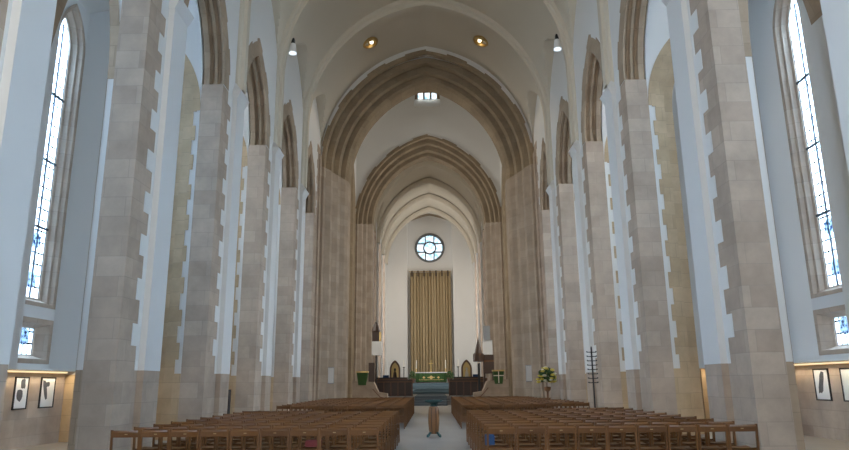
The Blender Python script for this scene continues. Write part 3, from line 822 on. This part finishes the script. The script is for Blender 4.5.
# tall posts beside the pulpits
r_ = empty('banner_post', (-3.75, 47.0, 0))
t = MB(); t.lathe([(.3, 0), (.28, .06), (.06, .12), (.05, 3.9)], n=12); t.build('post', IRON, r_)
t = MB(); t.box(-.28, .40, -.3, .3, 3.5, 4.45); t.build('white_box', WHITE, r_)
t = MB(); t.box(-.26, .2, -.25, .25, 4.45, 5.1); t.lathe([(.27, 5.1), (.3, 5.2), (.16, 5.6), (.06, 5.8)], (-.03, 0, 0), 8); t.build('carved_top', DARKW, r_)
t = MB(); t.box(.22, .34, -.25, .25, 4.45, 5.1); t.build('gilt_panel', BRASS, r_)
t = MB(); t.box(-.5, -.1, -.2, .2, .9, 3.0); t.build('dark_cabinet', DARKW, r_)
tag(r_, 'dark post carrying a white box with carved top beside the stone pulpit', 'post')
r_ = empty('spire_canopy', (3.35, 47.0, 0))
t = MB(); t.lathe([(.3, 0), (.28, .06), (.09, .12), (.08, 2.9)], n=10); t.build('post', IRON, r_)
t = MB(); t.lathe([(.38, 3.0), (.38, 3.5), (.26, 3.6), (.11, 4.2), (.01, 4.7)], n=8); t.build('spire', DARKW, r_)
tag(r_, 'brown wooden spire shaped canopy on a dark post right of the altar steps', 'canopy')
r_ = empty('reading_cabinet', (4.12, 47.9, 0))
t = MB(); t.box(-.40, .34, -.25, .25, 2.2, 3.0); t.box(-.40, .34, -.25, .25, 3.13, 3.5); t.build('cabinet', DARKW, r_)
t = MB(); t.box(-.38, .28, -.2, .2, 3.5, 4.5); t.build('pale_panel', WHITE, r_)
t = MB(); t.box(-.30, .14, -.25, .25, 4.5, 5.5); t.build('grey_box', GREYMET, r_)
for x in (-.33, .27):
    t = MB(); t.box(x-.06, x+.06, -.2, .2, 0, 2.2); t.build('leg', DARKW, r_)
t = MB(); t.box(-.4, .34, -.2, .2, 3.0, 3.13); t.build('shelf', OAK, r_)
tag(r_, 'tall dark wooden cabinet on legs with a grey box on top behind the pulpit', 'cabinet')

# notices on the crossing piers
for s, lr in ((-1, 'left'), (1, 'right')):
    t = MB(); t.box(*sorted((s*5.16, s*5.50)), 36.66, 36.70, 1.62, 2.48); r_ = t.build('notice_board', GREYMET)
    t = MB(); t.box(*sorted((s*5.18, s*5.48)), 36.650, 36.66, 1.65, 2.45); t.build('sheet', WHITE, r_)
    tag(r_, 'white notice board fixed to the %s crossing pier above the chairs' % lr, 'notice')

# flower arrangement on a stand
r_ = empty('flower_arrangement', (5.42, 31.5, 0))
t = MB(); t.lathe([(.22, 0), (.2, .05), (.05, .1), (.045, 1.15), (.14, 1.22), (.16, 1.35), (.1, 1.38)], n=14); t.build('stand', OAK, r_)
t = MB(); leaf_clump(t, (0, 0, 1.75), .40, .4, .52, 260, .2, 3); t.build('leaves', LEAF, r_)
rr = random.Random(4)
for k in range(40):
    th = rr.uniform(0, 2*pi); ph = math.acos(rr.uniform(-.45, 1)); q = rr.uniform(.85, 1.05)
    p = (.40*q*math.sin(ph)*math.cos(th), .40*q*math.sin(ph)*math.sin(th), 1.75+.5*q*math.cos(ph))
    t = MB(); t.lathe([(.03, -.04), (.085, -.015), (.10, .025), (.06, .055), (.01, .06)], p, 8); t.build('bloom', PETAL if k % 3 else CREAMP, r_)
tag(r_, 'large arrangement of yellow and cream flowers on a wooden stand', 'flowers')

# tall candle stand with cross arms
r_ = empty('votive_candle_stand', (5.78, 24.0, 0))
t = MB(); t.lathe([(.24, 0), (.22, .05), (.05, .1), (.028, .3), (.028, 2.75), (.012, 2.8)], n=10); t.build('pole', IRON, r_)
for k in range(8):
    z = 1.55+k*.15; t = MB(); t.box(-.02, .02, -.26, .26, z-.02, z+.02) if False else t.box(-.17, .17, -.014, .014, z-.014, z+.014)
    for x in (-.16, .16): t.lathe([(.018, 0), (.024, .035), (.02, .035)], (x, 0, z), 8)
    t.build('arm', IRON, r_)
tag(r_, 'tall black iron candle stand with eight cross arms beside the right piers', 'candle stand')

# black speaker column behind the third left pier
t = MB(); t.box(-.1, .1, -.1, .1, 0, 1.3); t.box(-.14, .14, -.14, .14, 0, .04); t.box(-.085, .085, -.108, -.1, .15, 1.2)
o = t.build('loudspeaker', BLACKM); o.location = (-6.9, 23.45, .15); tag(o, 'slim black loudspeaker column in the left aisle beside the fourth pier', 'loudspeaker')

# centre-aisle lectern
r_ = empty('lectern', (.17, 21.1, 0))
t = MB(); t.lathe([(.125, .10), (.15, .2), (.168, .4), (.172, .55), (.165, .7), (.145, .86), (.13, .90)], n=20); t.build('body', OAK, r_, smooth=True)
for k in range(8):
    an = 2*pi*(k+.5)/8; t = MB()
    rows = []
    for rad, z in ((.135, .12), (.16, .2), (.178, .4), (.182, .55), (.175, .7), (.152, .86)):
        rows.append([(rad*math.cos(an+d), rad*math.sin(an+d), z) for d in (-.07, .07)])
    t.grid(rows); t.build('stave', DARKW, r_)
t = MB(); t.lathe([(.11, .90), (.10, .96), (.13, 1.0), (.27, 1.05), (.28, 1.09), (.02, 1.10)], n=20); t.build('top', TEAL, r_, smooth=True)
for k in range(4):
    an = pi/4+k*pi/2; c, s_ = math.cos(an), math.sin(an); t = MB()
    for (ra, z_a), (rb, z_b) in zip([(.08, .16), (.17, .12), (.24, .04)], [(.17, .12), (.24, .04), (.29, .035)]):
        t.tube((ra*c, ra*s_, z_a), (rb*c, rb*s_, z_b), .03, 8)
    t.build('foot', TEAL, r_)
tag(r_, 'wooden barrel shaped lectern with dark teal top and curved feet in the aisle', 'lectern')

# ------------------------------------------------------------------ framed pictures in the aisles
def picture(s, y0, y1, label, seed):
    r_ = empty('framed_picture', (s*(XO-.03), (y0+y1)/2, 1.46)); w = (y1-y0)/2; h = .39
    d = -s
    t = MB()
    for b in ((-w, -w+.03, -h, h), (w-.03, w, -h, h), (-w, w, -h, -h+.03), (-w, w, h-.03, h)):
        t.box(*sorted((0, d*.035)), b[0], b[1], b[2], b[3])
    t.build('frame', BLACKM, r_)
    t = MB(); t.box(*sorted((0, d*.02)), -w+.02, w-.02, -h+.02, h-.02); t.build('mount', WHITE, r_)
    t = MB(); rr = random.Random(seed)
    for (cy, cz, rw, rh, an) in seed_shapes[seed]:
        pts = []
        for k in range(12):
            a = 2*pi*k/12; q = 1+.12*rr.uniform(-1, 1)
            m = max(abs(math.cos(a)), abs(math.sin(a)))
            u, v = rw*math.cos(a)/m*q, rh*math.sin(a)/m*q
            pts.append((d*.023, cy+u*math.cos(an)-v*math.sin(an), cz+u*math.sin(an)+v*math.cos(an)))
        t.poly(pts)
    t.build('dark_print', GREYINK, r_)
    tag(r_, label, 'picture', 'framed pictures along the aisles')
seed_shapes = {1: [(.05, .22, .09, .12, .2), (-.05, -.05, .12, .13, -.3)], 2: [(-.12, .08, .07, .26, .35), (-.03, .2, .1, .06, .2)],
               3: [(.02, .05, .1, .28, .35)], 4: [(-.1, .1, .08, .2, .2)]}
picture(-1, 16.42, 16.98, 'black framed picture with two dark blotches, half hidden by the left wall edge', 1)
picture(-1, 17.52, 18.18, 'black framed picture with one slanting dark stroke on the left aisle wall', 2)
picture(1, 17.0, 17.66, 'black framed picture with a slanting dark bar, fully visible on the right wall', 3)
picture(1, 15.85, 16.5, 'black framed picture cut by the right edge of the view', 4)

# ------------------------------------------------------------------ vault downlights and wall spots
for s, lr in ((-1, 'left'), (1, 'right')):
    x = s*3.05; y = 33.2; z = arch_z(x, 6.12, 14.0, 7.1)
    r_ = empty('downlight', (x, y, z-.06))
    r_.rotation_euler = (0, s*.35, 0)
    t = MB(); t.lathe([(.46, .04), (.46, -.06), (.38, -.14), (.34, -.12), (.3, .02)], n=24, caps=False); t.build('brass_ring', BRASS, r_, smooth=True)
    t = MB(); t.lathe([(.0, -.11), (.09, -.09), (.11, -.02), (.09, .04), (0, .05)], (s*-.08, -.06, -.02), 14, caps=False); t.build('bulb', BULB, r_, smooth=True)
    t = MB(); t.lathe([(.34, .02), (.3, .03)], n=20); t.build('dish', BRASS, r_)
    tag(r_, 'round brass downlight set in the vault, %s of the two' % lr, 'downlight', 'vault downlights')
    r_ = empty('spotlight', (s*5.62, 25.75, 15.62))
    t = MB(); t.box(-.06, .06, -.1, .12, .1, .34); t.build('bracket', BLACKM, r_)
    t = MB(); t.lathe([(.16, -.30), (.15, -.2), (.12, .1), (.06, .14)], n=14); t.build('housing', WHITE, r_)
    t = MB(); t.lathe([(.16, -.34), (.15, -.3)], n=14); t.build('lens', COOLB, r_)
    tag(r_, 'small spotlight clipped to the %s vault rib, with a bluish lens' % lr, 'spotlight', 'rib spotlights')

# ------------------------------------------------------------------ chairs
def chair_parts():
    P_ = {}
    t = MB(); rows = []
    n = 8
    for z, dy in ((.725, 0), (.85, -.012)):
        pass
    for (off, z) in ((-.014, .735), (-.016, .822), (.012, .852), (.026, .850), (.020, .735), (-.014, .735)):
        rows.append([(-.235+.47*k/n, off+.042*math.sin(pi*k/n)-.024-(z-.725)*.08, z-.006*math.sin(pi*k/n)) for k in range(n+1)])
    t.grid(rows); P_['back_rail'] = (t, CHAIRW)
    t = MB(); t.box(-.025, .025, -.008, .002, .775, .79); P_['label_plate'] = (t, PLATE)
    t = MB(); rows = []
    for (y, z) in ((.03, .455), (.0, .47), (.2, .452), (.42, .465), (.45, .455), (.43, .435), (.03, .435), (.03, .455)):
        rows.append([(-.225+.45*k/4, y, z-(.008 if k in (1, 2, 3) and z > .44 else 0)) for k in range(5)])
    t.grid(rows); P_['seat'] = (t, CHAIRW)
    for nm, x in (('back_post', -.237), ('back_post.001', .237)):
        t = MB(); w = .017
        t.hexa([(x-w, -.05, 0), (x+w, -.05, 0), (x+w, -.012, 0), (x-w, -.012, 0)], [(x-w, -.02, .45), (x+w, -.02, .45), (x+w, .022, .45), (x-w, .022, .45)])
        t.hexa([(x-w, -.02, .45), (x+w, -.02, .45), (x+w, .022, .45), (x-w, .022, .45)], [(x-w, -.045, .86), (x+w, -.045, .86), (x+w, -.012, .86), (x-w, -.012, .86)])
        P_[nm] = (t, CHAIRW)
    for nm, x in (('front_leg', -.225), ('front_leg.001', .225)):
        t = MB(); t.box(x-.016, x+.016, .40, .435, 0, .44); P_[nm] = (t, CHAIRW)
    t = MB(); t.box(-.23, -.21, 0, .42, .39, .43); t.box(.21, .23, 0, .42, .39, .43); t.box(-.22, .22, .0, .02, .39, .43); t.box(-.22, .22, .4, .42, .39, .43)
    P_['under_frame'] = (t, CHAIRW)
    for nm, x in (('stretcher', -.225), ('stretcher.001', .225)):
        t = MB(); t.box(x-.01, x+.01, -.02, .42, .14, .165); P_[nm] = (t, CHAIRW)
    t = MB(); t.box(-.22, .22, .10, .12, .22, .34); t.box(-.22, .22, -.01, .12, .20, .215); P_['book_shelf'] = (t, CHAIRW)
    return P_
ORD = ['first', 'second', 'third', 'fourth', 'fifth', 'sixth', 'seventh', 'eighth', 'ninth', 'tenth', 'eleventh', 'twelfth', 'thirteenth', 'fourteenth', 'fifteenth', 'sixteenth', 'seventeenth']
proto = chair_parts()
meshes = {}
tmp = []
for k, (t, m) in proto.items():
    o = t.build(k, m); meshes[k] = o.data; bpy.data.objects.remove(o)
t = MB()
for k, (q, m) in proto.items():
    if k == 'label_plate': continue
    n = len(t.v); t.v += q.v; t.f += [tuple(i+n for i in f) for f in q.f]; t.m += q.m
merged = t.build('wooden_chair', CHAIRW); MERGED = merged.data; bpy.data.objects.remove(merged)
ALLV, ALLF = list(t.v), list(t.f)
first = {}
def seat_word(k): return 'aisle end seat' if k == 0 else ('outer end seat' if k == 8 else '%s seat from the aisle' % ORD[k])
count = 0; rest = []
def add_chair(x, y, rz, label, grp, detailed):
    if not detailed:
        o = bpy.data.objects.new('wooden_chair', MERGED); COL.objects.link(o)
    else:
        if not first:
            o = empty('wooden_chair', (0, 0, 0)); first['root'] = o; first['parts'] = []
            for k, me in meshes.items():
                c = bpy.data.objects.new(k, me); COL.objects.link(c); c.parent = o; first['parts'].append(c)
        else:
            o = first['root'].copy(); COL.objects.link(o)
            for p in first['parts']:
                c = p.copy(); c.parent = o; COL.objects.link(c)
    o.location = (x, y, 0); o.rotation_euler = (0, 0, rz)
    tag(o, label, 'chair', grp)
near_rows = [12.02+.912*k for k in range(10)]
far_rows = [24.95+.905*k for k in range(15)]
PITCH = .5185
for s, lr in ((-1, 'left'), (1, 'right')):
    for r, y in enumerate(near_rows):
        for k in range(9):
            if r == 9 and k < 4: continue
            x = s*(.925+PITCH*(k+.5))+.14
            lab = 'brown wooden chair %s of the aisle, front block, %s row, %s' % (lr, ORD[r], seat_word(k))
            add_chair(x, y+R.uniform(-.02, .02), R.uniform(-.02, .02), lab, 'wooden chairs in the front block', True)
    for r, y in enumerate(far_rows):
        for k in range(9):
            x = s*(1.0+PITCH*(k+.5))+.14
            if (y > 33.5 and abs(x) > 5.3) or (s > 0 and 30.7 < y < 32.2 and k == 8): continue
            if r < 6 or (r == 6 and k < 9):
                lab = 'brown wooden chair %s of the aisle, rear block, %s row, %s' % (lr, ORD[r], seat_word(k))
                add_chair(x, y+R.uniform(-.02, .02), R.uniform(-.015, .015), lab, 'wooden chairs in the rear block', False)
            else:
                rest.append((x, y))
t = MB()
for x, y in rest:
    n = len(t.v); t.v += [(a+x, b+y, c) for a, b, c in ALLV]; t.f += [tuple(i+n for i in f) for f in ALLF]; t.m += [0]*len(ALLF)
me = bpy.data.meshes.new('distant_chairs'); me.from_pydata(t.v, [], t.f); me.materials.append(CHAIRW)
o = bpy.data.objects.new('distant_chairs', me); COL.objects.link(o)
tag(o, 'mass of brown wooden chairs in the farthest rows before the crossing', 'chairs', None, 'stuff')

# things left on the right front chairs
def on_seat(name, mb, mat, x, y, z, rz, label, cat):
    o = mb.build(name, mat); o.location = (x, y, z); o.rotation_euler = (0, 0, rz); tag(o, label, cat); return o
t = MB(); t.box(-.09, .09, -.07, .07, 0, .17); t.box(-.08, .08, -.06, .06, .17, .185)
on_seat('kneeler', t, BLUE, 1.2, 13.12, .462, .1, 'blue embroidered kneeler lying on a chair at the aisle end, right block', 'kneeler')
t = MB(); t.box(-.15, .15, -.07, .07, 0, .10); t.box(-.14, .14, -.06, .06, .10, .115)
on_seat('kneeler', t, RED, -2.1, 13.08, .462, .05, 'dark red kneeler lying on a chair in the second row, left block', 'kneeler')
t = MB(); t.box(-.11, .11, -.15, .15, 0, .004); t.box(-.105, .105, -.145, .145, .004, .006)
on_seat('service_sheet', t, WHITE, 1.34, 15.0, .464, .2, 'white service sheet left on an aisle end chair, right block', 'paper')

# ------------------------------------------------------------------ light
def area(name, loc, rot, sx, sy, col, power, spread=None):
    d = bpy.data.lights.new(name, 'AREA'); d.shape = 'RECTANGLE'; d.size = sx; d.size_y = sy; d.color = col; d.energy = power
    if spread: d.spread = spread
    o = bpy.data.objects.new(name, d); COL.objects.link(o); o.location = loc; o.rotation_euler = rot; return o
COOL = (.58, .76, 1.0); WARM = (.66, .81, 1.0); LAMPW = (1, .80, .52)
LW, RW = 20500, 23500
for s, S in ((-1, SL), (1, SR)):
    B = bays(S)
    for i in range(1, len(B)):
        yc = (B[i][0]+B[i][1])/2+(.12 if s < 0 else -.12)
        # daylight outside each lancet, coming down from the sky
        area('window_daylight', (s*(XO+2.2), yc, 9.2), (0, s*(pi/2-.5), 0), 12, 3.0, (COOL if s < 0 else WARM) if i < 5 else (.90, .93, 1.), (LW if s < 0 else RW)*(1.25 if i > 4 else 1), 2.4)
    for i in range(3, 7):
        y0, y1 = S[i]+.6, S[i+1]-1.45
        area('strip_glow', (s*(XO-.17), (y0+y1)/2, 1.94), (0, s*.5, 0), .05, y1-y0, (1, .80, .52), 22 if i == 3 else 80)
area('west_daylight', (0, YW-.6, 12), (pi/2-.3, 0, 0), 5.2, 11, (.52, .72, 1.), 900, 2.4)
area('added_west_fill', (-5.4, YW-.45, 9), (pi/2-.1, 0, -.35), 1.5, 10, (1, .92, .80), 3000, 2.6)  # added warm fill for the right pier jambs, shining through an invented slot
for s in (-1, 1):
    area('transept_daylight', (s*12.1, 44, 8), (0, s*(pi/2-.1), 0), 12, 3, (1, .97, .9), 3800, 2.6)
    for y in (57., 64.5, 71.2):
        area('chancel_daylight', (s*6.95, y-1.5, 8.5), (0, s*pi/2, 0), 11, 1.2, (.96, .96, .97), 1150)
    d = bpy.data.lights.new('downlight_lamp', 'SPOT'); d.energy = 900; d.color = LAMPW; d.spot_size = 1.6; d.shadow_soft_size = .15
    o = bpy.data.objects.new('downlight_lamp', d); COL.objects.link(o); o.location = (s*2.95, 33.1, 19.35)
    d = bpy.data.lights.new('sanctuary_lamp', 'SPOT'); d.energy = 1200; d.color = LAMPW; d.spot_size = 1.3; d.spot_blend = .8; d.shadow_soft_size = .2
    o = bpy.data.objects.new('sanctuary_lamp', d); COL.objects.link(o); o.location = (s*3.8, 62, 13.5)
    o.rotation_euler = (Vector((0, 75, 8.5))-Vector(o.location)).to_track_quat('-Z', 'Y').to_euler()
area('lantern_daylight', (0, 52.4, 25.6), (-pi/2+.5, 0, 0), 2.4, 1.6, (1, .96, .9), 700)

w = bpy.data.worlds.new('sky'); scn.world = w; w.use_nodes = True
bg = w.node_tree.nodes['Background']; bg.inputs[0].default_value = (.82, .91, 1, 1); bg.inputs[1].default_value = 6

# ------------------------------------------------------------------ camera
cam = bpy.data.cameras.new('camera'); co = bpy.data.objects.new('camera', cam); COL.objects.link(co)
F = 665.; cam.sensor_width = 36; cam.lens = F/849*36; cam.clip_end = 300
pitch = math.atan(158/F); yaw = math.atan(6.5/(F/math.cos(pitch))); roll = .0105
f = Vector((-math.sin(yaw)*math.cos(pitch), math.cos(yaw)*math.cos(pitch), math.sin(pitch)))
r = Vector((math.cos(yaw), math.sin(yaw), 0)); u = r.cross(f)
c, s_ = math.cos(-roll), math.sin(-roll)
r2 = c*r+s_*u; u2 = -s_*r+c*u
M = Matrix((r2, u2, -f)).transposed().to_4x4(); M.translation = (.15, 0, 1.6)
co.matrix_world = M
scn.camera = co

# ------------------------------------------------------------------ colour
scn.view_settings.view_transform = 'Standard'; scn.view_settings.look = 'None'
scn.view_settings.gamma = 1; scn.view_settings.use_curve_mapping = False
scn.view_settings.exposure = -1.76
scn.cycles.max_bounces = 10; scn.cycles.diffuse_bounces = 7; scn.cycles.transparent_max_bounces = 12
scn.cycles.sample_clamp_indirect = 6
scn.cycles.use_denoising = True
